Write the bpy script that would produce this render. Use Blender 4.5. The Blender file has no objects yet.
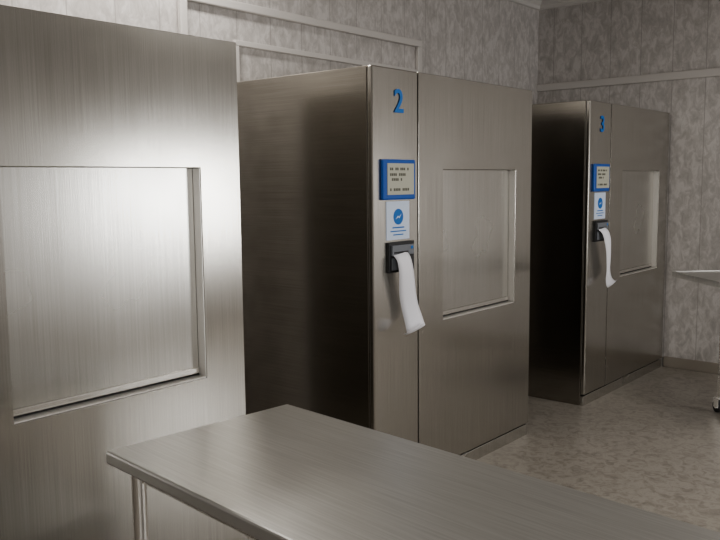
import bpy, bmesh
from math import *
from mathutils import Vector, Matrix
S=bpy.context.scene
COL=S.collection
# ------------------------------------------------------------ helpers
def link(o,parent=None):
    COL.objects.link(o)
    if parent: o.parent=parent
    return o
def empty(name,loc=(0,0,0),rot=0):
    e=bpy.data.objects.new(name,None); e.location=loc; e.rotation_euler=(0,0,rot)
    e.empty_display_size=.1
    return link(e)
def obj(name,bm,mat,parent=None,smooth=False,bevel=0):
    bmesh.ops.recalc_face_normals(bm,faces=bm.faces)
    me=bpy.data.meshes.new(name); bm.to_mesh(me); bm.free()
    mats=mat if isinstance(mat,(list,tuple)) else [mat]
    for m in mats: me.materials.append(m)
    if smooth:
        for p in me.polygons: p.use_smooth=True
    o=bpy.data.objects.new(name,me)
    if bevel:
        b=o.modifiers.new('bevel','BEVEL'); b.width=bevel; b.segments=2; b.limit_method='ANGLE'
        b.harden_normals=False
    return link(o,parent)
def bbox(bm,x0,x1,y0,y1,z0,z1,mi=0):
    r=bmesh.ops.create_cube(bm,size=1)
    bmesh.ops.transform(bm,verts=r['verts'],matrix=Matrix.Translation(((x0+x1)/2,(y0+y1)/2,(z0+z1)/2))@Matrix.Diagonal((x1-x0,y1-y0,z1-z0,1)))
    fs=set()
    for v in r['verts']:
        for f in v.link_faces: fs.add(f)
    for f in fs: f.material_index=mi
    return r['verts']
def boxes(name,L,mat,parent=None,bevel=0):
    bm=bmesh.new()
    for b in L: bbox(bm,*b)
    return obj(name,bm,mat,parent,bevel=bevel)
def cyl(bm,p0,p1,r,seg=20,mi=0,r2=None):
    p0=Vector(p0);p1=Vector(p1);d=p1-p0
    q=Vector((0,0,1)).rotation_difference(d.normalized()).to_matrix().to_4x4()
    res=bmesh.ops.create_cone(bm,cap_ends=True,segments=seg,radius1=r,radius2=r if r2 is None else r2,depth=d.length)
    bmesh.ops.transform(bm,verts=res['verts'],matrix=Matrix.Translation((p0+p1)/2)@q)
    for v in res['verts']:
        for f in v.link_faces: f.material_index=mi
# ------------------------------------------------------------ materials
def newmat(name):
    m=bpy.data.materials.new(name); m.use_nodes=True
    nt=m.node_tree; b=nt.nodes['Principled BSDF']
    return m,nt,b
def plain(name,c,rough=.5,metal=0,emit=0):
    m,nt,b=newmat(name)
    b.inputs['Base Color'].default_value=(*c,1); b.inputs['Roughness'].default_value=rough
    b.inputs['Metallic'].default_value=metal
    if emit:
        b.inputs['Emission Color'].default_value=(*c,1); b.inputs['Emission Strength'].default_value=emit
    return m
def N(nt,t,**k):
    n=nt.nodes.new(t)
    for a,v in k.items(): setattr(n,a,v)
    return n
def ramp(nt,src,stops):
    r=N(nt,'ShaderNodeValToRGB')
    e=r.color_ramp.elements
    e[0].position=stops[0][0];e[0].color=(*stops[0][1],1)
    e[1].position=stops[-1][0];e[1].color=(*stops[-1][1],1)
    for p,c in stops[1:-1]:
        x=e.new(p);x.color=(*c,1)
    nt.links.new(src,r.inputs['Fac']); return r
def steel(name,scale,c0,c1,rough,aniso,mode='H',metal=1):
    m,nt,b=newmat(name); L=nt.links.new
    tc=N(nt,'ShaderNodeTexCoord'); mp=N(nt,'ShaderNodeMapping')
    mp.inputs['Scale'].default_value=scale
    L(tc.outputs['Object'],mp.inputs['Vector'])
    n=N(nt,'ShaderNodeTexNoise'); n.inputs['Scale'].default_value=1; n.inputs['Detail'].default_value=4
    L(mp.outputs[0],n.inputs['Vector'])
    n2=N(nt,'ShaderNodeTexNoise'); n2.inputs['Scale'].default_value=2.2; n2.inputs['Detail'].default_value=3
    L(tc.outputs['Object'],n2.inputs['Vector'])
    r=ramp(nt,n.outputs['Fac'],[(.3,c0),(.7,c1)])
    L(r.outputs[0],b.inputs['Base Color'])
    b.inputs['Metallic'].default_value=metal
    mr=N(nt,'ShaderNodeMapRange'); mr.inputs['From Min'].default_value=.3;mr.inputs['From Max'].default_value=.7
    mr.inputs['To Min'].default_value=rough-.02; mr.inputs['To Max'].default_value=rough+.03
    L(n2.outputs['Fac'],mr.inputs['Value']); L(mr.outputs[0],b.inputs['Roughness'])
    bu=N(nt,'ShaderNodeBump'); bu.inputs['Strength'].default_value=.04; bu.inputs['Distance'].default_value=.002
    L(n.outputs['Fac'],bu.inputs['Height']); L(bu.outputs[0],b.inputs['Normal'])
    b.inputs['Anisotropic'].default_value=aniso
    if mode=='H':      # vertical grain: highlights spread sideways
        g=N(nt,'ShaderNodeNewGeometry'); cr=N(nt,'ShaderNodeVectorMath',operation='CROSS_PRODUCT')
        cr.inputs[1].default_value=(0,0,1); L(g.outputs['True Normal'],cr.inputs[0])
        ad=N(nt,'ShaderNodeVectorMath',operation='ADD'); ad.inputs[1].default_value=(.01,.004,0)
        L(cr.outputs[0],ad.inputs[0]); L(ad.outputs[0],b.inputs['Tangent'])
    elif mode=='V':    # horizontal grain: highlights spread up and down
        cx=N(nt,'ShaderNodeCombineXYZ'); cx.inputs[0].default_value=.01;cx.inputs[1].default_value=.01;cx.inputs[2].default_value=1
        L(cx.outputs[0],b.inputs['Tangent'])
    return m
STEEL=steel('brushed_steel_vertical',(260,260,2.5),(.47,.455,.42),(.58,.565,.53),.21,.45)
STEEL_S=steel('brushed_steel_side_shaded',(2.5,2.5,240),(.34,.325,.29),(.43,.41,.375),.16,.45,'V')  # same steel, shade of the side gaps put into a darker base colour
STEEL_D=steel('brushed_steel_door',(260,260,2.5),(.54,.53,.50),(.64,.63,.60),.25,.3)
STEEL_T=steel('table_steel',(160,4,4),(.46,.45,.43),(.55,.54,.52),.36,0,None,.85)
EDGE=plain('polished_steel_edge',(.75,.73,.70),.25,1)
JAMB=plain('satin_steel_jamb',(.72,.70,.67),.42,.7)
DARK=plain('dark_gap',(.02,.02,.02),.7)
BLUE=plain('blue_plastic',(.015,.09,.38),.35)
BLUEINK=plain('blue_ink',(.01,.14,.45),.5)
WHITE=plain('label_white',(.58,.66,.80),.45)
PAPER=plain('printer_paper',(.80,.80,.85),.8)
BLACK=plain('black_plastic',(.02,.02,.022),.4)
GREYP=plain('grey_plastic',(.16,.17,.19),.45)
LCD=plain('lcd_grey',(.43,.43,.36),.3,0,.03)
LCDT=plain('lcd_text',(.10,.10,.08),.5)
RUBBER=plain('rubber',(.03,.03,.03),.7)
TRIM=plain('trim_plastic',(.53,.505,.485),.45)
def panelmat(name,axis):
    m,nt,b=newmat(name); L=nt.links.new
    tc=N(nt,'ShaderNodeTexCoord')
    mp=N(nt,'ShaderNodeMapping'); mp.inputs['Scale'].default_value=(9,9,5); L(tc.outputs['Object'],mp.inputs['Vector'])
    n=N(nt,'ShaderNodeTexNoise'); n.inputs['Scale'].default_value=2.2; n.inputs['Detail'].default_value=8; n.inputs['Roughness'].default_value=.7; n.inputs['Distortion'].default_value=.6
    L(mp.outputs[0],n.inputs['Vector'])
    r=ramp(nt,n.outputs['Fac'],[(.28,(.33,.31,.295)),(.48,(.44,.415,.40)),(.60,(.55,.525,.51)),(.78,(.47,.445,.43))])
    sx=N(nt,'ShaderNodeSeparateXYZ'); L(tc.outputs['Object'],sx.inputs[0])
    d=N(nt,'ShaderNodeMath',operation='DIVIDE'); d.inputs[1].default_value=.25; L(sx.outputs[axis],d.inputs[0])
    fr=N(nt,'ShaderNodeMath',operation='FRACT'); L(d.outputs[0],fr.inputs[0])
    lt=N(nt,'ShaderNodeMath',operation='LESS_THAN'); lt.inputs[1].default_value=.022; L(fr.outputs[0],lt.inputs[0])
    mx=N(nt,'ShaderNodeMixRGB'); mx.inputs[2].default_value=(.28,.26,.245,1)
    ml=N(nt,'ShaderNodeMath',operation='MULTIPLY'); ml.inputs[1].default_value=.75; L(lt.outputs[0],ml.inputs[0])
    L(ml.outputs[0],mx.inputs[0]); L(r.outputs[0],mx.inputs[1]); L(mx.outputs[0],b.inputs['Base Color'])
    b.inputs['Roughness'].default_value=.45
    return m
PAN_X=panelmat('pvc_panel_x',0); PAN_Y=panelmat('pvc_panel_y',1)
def floormat():
    m,nt,b=newmat('marbled_linoleum'); L=nt.links.new
    tc=N(nt,'ShaderNodeTexCoord')
    n=N(nt,'ShaderNodeTexNoise'); n.inputs['Scale'].default_value=17; n.inputs['Detail'].default_value=8; n.inputs['Distortion'].default_value=1.2; n.inputs['Roughness'].default_value=.65
    L(tc.outputs['Object'],n.inputs['Vector'])
    r=ramp(nt,n.outputs['Fac'],[(.28,(.18,.16,.14)),(.45,(.27,.245,.215)),(.58,(.345,.318,.285)),(.72,(.235,.212,.185))])
    L(r.outputs[0],b.inputs['Base Color']); b.inputs['Roughness'].default_value=.3
    return m
FLOOR=floormat()
CEIL=plain('ceiling_paint',(.50,.48,.46),.8)
CORN=plain('cornice_paint',(.55,.53,.51),.7)
# ------------------------------------------------------------ room
X0,X1,Y0,Y1,ZC=-5.2,3.655,-4.8,1.149,3.02
boxes('floor',[(X0-.2,X1+.2,Y0-.2,Y1+.2,-.1,0)],FLOOR)
boxes('ceiling',[(X0-.2,X1+.2,Y0-.2,Y1+.2,ZC,ZC+.1)],CEIL)
boxes('wall_back',[(X0-.2,X1+.2,Y1,Y1+.2,0,ZC)],PAN_X)
boxes('wall_right',[(X1,X1+.2,Y0-.2,Y1,0,ZC)],PAN_Y)
boxes('wall_left',[(X0-.2,X0,Y0-.2,Y1,0,ZC)],PAN_Y)
# front wall (behind the camera) with two windows
WZ0,WZ1=.8,1.85
wins=[(-3.8,-2.2),(1.9,3.4)]
L=[(X0,X1,Y0-.2,Y0,0,WZ0),(X0,X1,Y0-.2,Y0,WZ1,ZC)]
xs=[X0]+[q for w in wins for q in w]+[X1]
for i in range(0,len(xs),2): L.append((xs[i],xs[i+1],Y0-.2,Y0,WZ0,WZ1))
boxes('wall_front',L,PAN_X)
FR=plain('window_frame_white',(.7,.7,.7),.4)
for k,(a,b) in enumerate(wins):
    c=(a+b)/2
    boxes('window_%d'%(k+1),[(a,b,Y0-.12,Y0-.06,WZ0,WZ0+.06),(a,b,Y0-.12,Y0-.06,WZ1-.06,WZ1),
      (a,a+.06,Y0-.12,Y0-.06,WZ0+.06,WZ1-.06),(b-.06,b,Y0-.12,Y0-.06,WZ0+.06,WZ1-.06),(c-.03,c+.03,Y0-.12,Y0-.06,WZ0+.06,WZ1-.06)],FR)
# trims
boxes('trim_1',[(X1-.018,X1,Y0,Y1,2.25,2.31)],TRIM,bevel=.005)       # dado strip on right wall
boxes('baseboard_right',[(X1-.014,X1,Y0,-.002,0,.085)],plain('baseboard_brown',(.28,.25,.215),.5),bevel=.004)
def cornice(name,p0,p1,inward):
    bm=bmesh.new(); prof=[(0,0),(0,-.09),(.02,-.085),(.03,-.06),(.06,-.03),(.085,-.02),(.09,0)]
    vs=[]
    for p in (p0,p1):
        vs.append([bm.verts.new((p[0]+inward[0]*a,p[1]+inward[1]*a,ZC+b)) for a,b in prof])
    n=len(prof)
    for i in range(n):
        bm.faces.new((vs[0][i],vs[0][(i+1)%n],vs[1][(i+1)%n],vs[1][i]))
    bm.faces.new(vs[0]);bm.faces.new(vs[1][::-1])
    obj(name,bm,CORN)
cornice('trim_2',(X1,Y0),(X1,Y1),(-1,0))
cornice('trim_3',(X0,Y1),(X1,Y1),(0,-1))
# frame mouldings round the partition opening of the middle machine
boxes('trim_4',[(-.14,1.92,Y1-.03,Y1,2.42,2.465),(-.14,-.095,Y1-.03,Y1,0,2.42),(1.875,1.92,Y1-.03,Y1,0,2.42)],TRIM,bevel=.006)
boxes('trim_5',[(.22,1.875,Y1-.022,Y1,2.235,2.265),(.22,.25,Y1-.022,Y1,2.0,2.235)],TRIM,bevel=.004)

# ------------------------------------------------------------ sterilizers
W,CW,RL,RR,ZT,ZB,H,D=1.428,.337,.543,1.251,1.5545,.812,2.0,1.13
def text(name,s,size,x,z,mat,parent,y=-.0035,ext=.0008):
    c=bpy.data.curves.new(name,'FONT'); c.body=s; c.size=size; c.extrude=ext; c.align_x='CENTER'; c.align_y='CENTER'; c.offset=size*.016
    o=bpy.data.objects.new(name,c); COL.objects.link(o)
    dg=bpy.context.evaluated_depsgraph_get(); me=bpy.data.meshes.new_from_object(o.evaluated_get(dg))
    bpy.data.objects.remove(o)
    me.materials.clear(); me.materials.append(mat)
    o=bpy.data.objects.new(name,me); o.location=(x,y,z); o.rotation_euler=(pi/2,0,0)
    return link(o,parent)
def sterilizer(x,num):
    E=empty('steam_sterilizer',(x,0,0))
    # carcass: sides, top, back
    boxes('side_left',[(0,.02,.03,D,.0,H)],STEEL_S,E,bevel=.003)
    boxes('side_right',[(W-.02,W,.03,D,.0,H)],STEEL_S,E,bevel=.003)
    boxes('top_panel',[(.02,W-.02,.03,D,H-.02,H)],STEEL,E)
    boxes('back_panel',[(.02,W-.02,D-.02,D,.07,H-.02)],STEEL,E)
    boxes('plinth',[(.0,W,.006,.028,0,.066)],STEEL_D,E,bevel=.003)
    boxes('shadow_gap',[(.021,RL-.01,.028,.032,.04,H-.021),(RR+.01,W-.021,.028,.032,.04,H-.021),
        (RL-.01,RR+.01,.028,.032,.04,ZB-.01),(RL-.01,RR+.01,.028,.032,ZT+.01,H-.021)],DARK,E)  # near-black sheets behind the panels, standing in for shadow in the seams
    # control column
    boxes('control_column_door',[(0,CW-.003,0,.028,.075,H)],STEEL,E,bevel=.006)
    # main front panel with opening
    bm=bmesh.new()
    xa,xb,z0,z1=CW+.003,W,.075,H
    def ring(y,pts): return [bm.verts.new((px,y,pz)) for px,pz in pts]
    out=[(xa,z0),(xb,z0),(xb,z1),(xa,z1)]; inn=[(RL,ZB),(RR,ZB),(RR,ZT),(RL,ZT)]
    o0=ring(0,out);i0=ring(0,inn);o1=ring(.027,out);i1=ring(.052,inn)
    for i in range(4):
        j=(i+1)%4
        bm.faces.new((o0[i],o0[j],i0[j],i0[i]))
        bm.faces.new((o0[i],o1[i],o1[j],o0[j]))
        bm.faces.new((i0[i],i0[j],i1[j],i1[i]))
    obj('front_panel',bm,STEEL,E,bevel=.0025)
    # folded lip of the recess
    boxes('recess_lip',[(RR-.004,RR-.0005,.003,.04,ZB+.004,ZT-.002),(RL+.002,RR-.004,.003,.05,ZB+.0005,ZB+.004)],JAMB,E)
    # sliding door inside recess, with hem bar and track
    boxes('sliding_door',[(RL+.0,RR-.0045,.040,.05,ZB+.011,ZT)],STEEL_D,E,bevel=.0015)
    boxes('door_hem_bar',[(RL+.004,RR-.008,.030,.0395,ZB+.016,ZB+.034)],EDGE,E,bevel=.003)
    boxes('door_track',[(RL,RR-.007,.046,.051,ZB+.004,ZB+.0105)],DARK,E)
    bm=bmesh.new()
    for sx,sz in ((CW+.03,.78),(CW+.03,.20)):
        cyl(bm,(sx,-.002,sz),(sx,.002,sz),.006,12)
    obj('screws',bm,EDGE,E)
    text('number_sign',num,.145,.187,1.852,BLUEINK,E)
    # touch screen
    boxes('screen_bezel',[(.052,.295,-.016,.001,1.417,1.598)],BLUE,E,bevel=.007)
    boxes('screen_lcd',[(.082,.278,-.0185,-.012,1.440,1.580)],LCD,E)
    bm=bmesh.new()
    for i,(a,b) in enumerate([(.10,.17),(.175,.25),(.10,.24),(.10,.2),(.10,.26)]):
        z=[1.555,1.555,1.53,1.508,1.463][i]
        n=int((b-a)/.013)
        for k in range(n):
            if (k*7+i*3)%5==4: continue
            bbox(bm,a+k*.013,a+k*.013+.009,-.0195,-.0183,z-.006,z+.006)
    obj('screen_characters',bm,LCDT,E)
    # info label
    boxes('info_label',[(.092,.262,-.003,.001,1.236,1.41)],WHITE,E)
    bm=bmesh.new(); cyl(bm,(.178,-.0045,1.34),(.178,-.002,1.34),.036,32); obj('label_logo',bm,BLUEINK,E)
    bm=bmesh.new()
    pts=[(-.022,-.012),(-.004,.006),(.002,-.002),(.022,.014),(.006,.022-.03),(-.002,-.002)]
    a=[bm.verts.new((.178+px,-.0052,1.34+pz)) for px,pz in pts]; bm.faces.new(a); obj('label_logo_swoosh',bm,WHITE,E)
    boxes('label_text',[(.135,.222,-.004,-.0025,1.288,1.294),(.12,.236,-.004,-.0025,1.272,1.277),(.14,.215,-.004,-.0025,1.256,1.261)],BLUEINK,E)
    # printer
    bm=bmesh.new()
    bbox(bm,.094,.284,-.014,.001,1.088,1.226,0)
    bbox(bm,.108,.270,-.024,-.012,1.165,1.212,1)
    bbox(bm,.112,.25,-.020,-.012,1.10,1.155,1)
    bbox(bm,.12,.225,-.027,-.022,1.176,1.183,0)
    bbox(bm,.245,.262,-.026,-.02,1.19,1.204,2)
    obj('printer',bm,[BLACK,GREYP,BLUEINK],E,bevel=.002)
    # paper strip hanging from the printer with a curled end
    path=[]
    if num=='2':
        path=[(.165,-.022,1.175,0),(.168,-.042,1.15,0),(.172,-.052,1.10,.05),(.180,-.050,1.04,.15),(.192,-.046,.98,.2),(.210,-.046,.92,.2),(.222,-.054,.87,.25),(.216,-.070,.835,.3),(.190,-.092,.826,.4),(.165,-.10,.836,.5)]
    else:
        path=[(.165,-.022,1.175,0),(.175,-.045,1.15,0),(.192,-.055,1.10,.0),(.212,-.055,1.03,-.1),(.228,-.05,.96,-.15),(.238,-.045,.90,-.2),(.240,-.045,.85,-.1),(.236,-.055,.815,0),(.225,-.075,.80,.1),(.212,-.09,.812,.15)]
    def cm(P,t):
        n=len(P)-1; i=min(int(t*n),n-1); u=t*n-i
        p=[Vector(P[max(0,min(n,i+k))]) for k in (-1,0,1,2)]
        return .5*((2*p[1])+(p[2]-p[0])*u+(2*p[0]-5*p[1]+4*p[2]-p[3])*u*u+(3*p[1]-p[0]-3*p[2]+p[3])*u**3)
    bm=bmesh.new(); prev=None; hw=.050
    for k in range(61):
        q=cm(path,k/60); an=q[3]
        row=[]
        for s in (-1,-.5,0,.5,1):
            row.append(bm.verts.new((q[0]+s*hw*cos(an),q[1]-s*hw*sin(an)-.008*(1-s*s),q[2]+s*hw*(.12+.5*max(0,k/60-.4)))))
        if prev:
            for j in range(4): bm.faces.new((prev[j],prev[j+1],row[j+1],row[j]))
        prev=row
    o=obj('paper_strip',bm,PAPER,E,smooth=True)
    so=o.modifiers.new('s','SOLIDIFY'); so.thickness=.0006
    return E
PX=2.1905
sterilizer(-PX,'1'); sterilizer(0,'2'); sterilizer(PX,'3')

# ------------------------------------------------------------ steel work table
def table(cx,cy,wd,ln,z,legs,name='steel_work_table',rot=0):
    E=empty(name,(cx,cy,0),rot)
    w=wd/2;l=ln/2
    boxes('table_top',[(-w,w,-l,l,z-.035,z)],STEEL_T,E,bevel=.006)
    boxes('under_frame',[(-w+.05,w-.05,-l+.05,-l+.08,z-.075,z-.036),(-w+.05,w-.05,l-.08,l-.05,z-.075,z-.036),
       (-w+.05,-w+.08,-l+.08,l-.08,z-.075,z-.036),(w-.08,w-.05,-l+.08,l-.08,z-.075,z-.036)],EDGE,E)
    bm=bmesh.new()
    for ly in legs:
        for sx in (-1,1):
            xx=sx*(w-.045)
            cyl(bm,(xx,l-ly,.03),(xx,l-ly,z-.034),.019,20)
            cyl(bm,(xx,l-ly,0),(xx,l-ly,.03),.026,20)
    obj('legs',bm,EDGE,E,smooth=False)
    boxes('lower_shelf',[(-w+.03,w-.03,-l+.06,l-.06,.2,.22)],STEEL_T,E)
    return E
th=-.087; ax=Vector((cos(th),sin(th),0)); ay=Vector((-sin(th),cos(th),0))
cor=Vector((-.969,-.435,0)); LN=1.85; WD=.625
c=cor-ax*WD/2-ay*LN/2
table(c.x,c.y,WD,LN,.80,[.09,.66,LN-.09],rot=th)

# ------------------------------------------------------------ transfer trolley at the right
E=empty('transfer_trolley',(2.62,-.40,0))
E.rotation_euler=(0,0,atan2(-.714,-.70))
Lt,Wt,zt=1.0,.56,.885
bm=bmesh.new()
bbox(bm,0,Lt,0,Wt,zt-.006,zt-.0)
bbox(bm,0,Lt,0,.012,zt-.03,zt+.006); bbox(bm,0,Lt,Wt-.012,Wt,zt-.03,zt+.006)
bbox(bm,0,.012,.012,Wt-.012,zt-.03,zt+.006); bbox(bm,Lt-.012,Lt,.012,Wt-.012,zt-.03,zt+.006)
obj('tray_top',bm,STEEL_T,E)
lx=(.27,Lt-.12); ly=(.21,Wt-.12)
bm=bmesh.new()
for a in lx:
    for b in ly: cyl(bm,(a,b,.10),(a,b,zt-.005),.014)
for b in ly: cyl(bm,(lx[0],b,.25),(lx[1],b,.25),.011)
for a in lx: cyl(bm,(a,ly[0],.25),(a,ly[1],.25),.011)
for b in ly: cyl(bm,(lx[0],b,zt-.03),(lx[1],b,zt-.03),.012)
obj('frame',bm,EDGE,E,smooth=False)
bm=bmesh.new()
for a in lx:
    for b in ly:
        cyl(bm,(a-.02,b-.012,.04),(a-.02,b+.012,.04),.04,28,0)
        cyl(bm,(a-.02,b-.016,.04),(a-.02,b+.016,.04),.016,16,1)
        bbox(bm,a-.035,a+.015,b-.021,b-.016,.035,.095,1); bbox(bm,a-.035,a+.015,b+.016,b+.021,.035,.095,1)
        bbox(bm,a-.035,a+.015,b-.021,b+.021,.09,.102,1)
obj('casters',bm,[RUBBER,EDGE],E)

# ------------------------------------------------------------ light
def area(name,loc,rot,sx,sy,power,col):
    l=bpy.data.lights.new(name,'AREA'); l.shape='RECTANGLE'; l.size=sx;l.size_y=sy;l.energy=power;l.color=col
    o=bpy.data.objects.new(name,l); o.location=loc;o.rotation_euler=rot; return link(o)
for k,(a,b) in enumerate(wins):
    area('window_daylight_%d'%(k+1),((a+b)/2,Y0-.04,(WZ0+WZ1)/2),(pi/2,0,0),b-a-.1,WZ1-WZ0-.1,(48,54)[k],(1,.99,.97))
HOUS=plain('lamp_housing',(.7,.7,.7),.5)
for k,(x,y,pw) in enumerate([(-2.6,-1.6,24),(1.2,-2.2,34),(-.55,.78,24)]):  # lamps out of view; the last is added for glare on the side panel
    F=empty('unseen_ceiling_lamp' ,(x,y,ZC))
    boxes('housing',[(-.6,.6,-.09,.09,-.06,0)],HOUS,F,bevel=.01)
    o=area('tube_light',(0,0,-.065),(0,0,0),1.15,.14,pw,(1,.97,.91)); o.parent=F
w=bpy.data.worlds.new('World'); S.world=w; w.use_nodes=True
w.node_tree.nodes['Background'].inputs[0].default_value=(.75,.85,1,1); w.node_tree.nodes['Background'].inputs[1].default_value=.8
try: S.view_settings.look='AgX - Medium High Contrast'
except Exception: pass
# ------------------------------------------------------------ camera
f,p,a,roll=801.8354,.1111,.7039,-.0102
F=Vector((cos(a),sin(a),0));R=Vector((sin(a),-cos(a),0));U=Vector((0,0,1))
fw=F*cos(p)-U*sin(p); up=U*cos(p)+F*sin(p)
R2=R*cos(roll)+up*sin(roll); U2=-R*sin(roll)+up*cos(roll)
cd=bpy.data.cameras.new('camera'); cam=bpy.data.objects.new('camera',cd); link(cam)
M=Matrix((R2,U2,-fw)).transposed().to_4x4(); M.translation=Vector((-2.7206,-2.2323,1.505))
cam.matrix_world=M
cd.sensor_width=36; cd.lens=f*36/720; cd.clip_start=.01
S.camera=cam
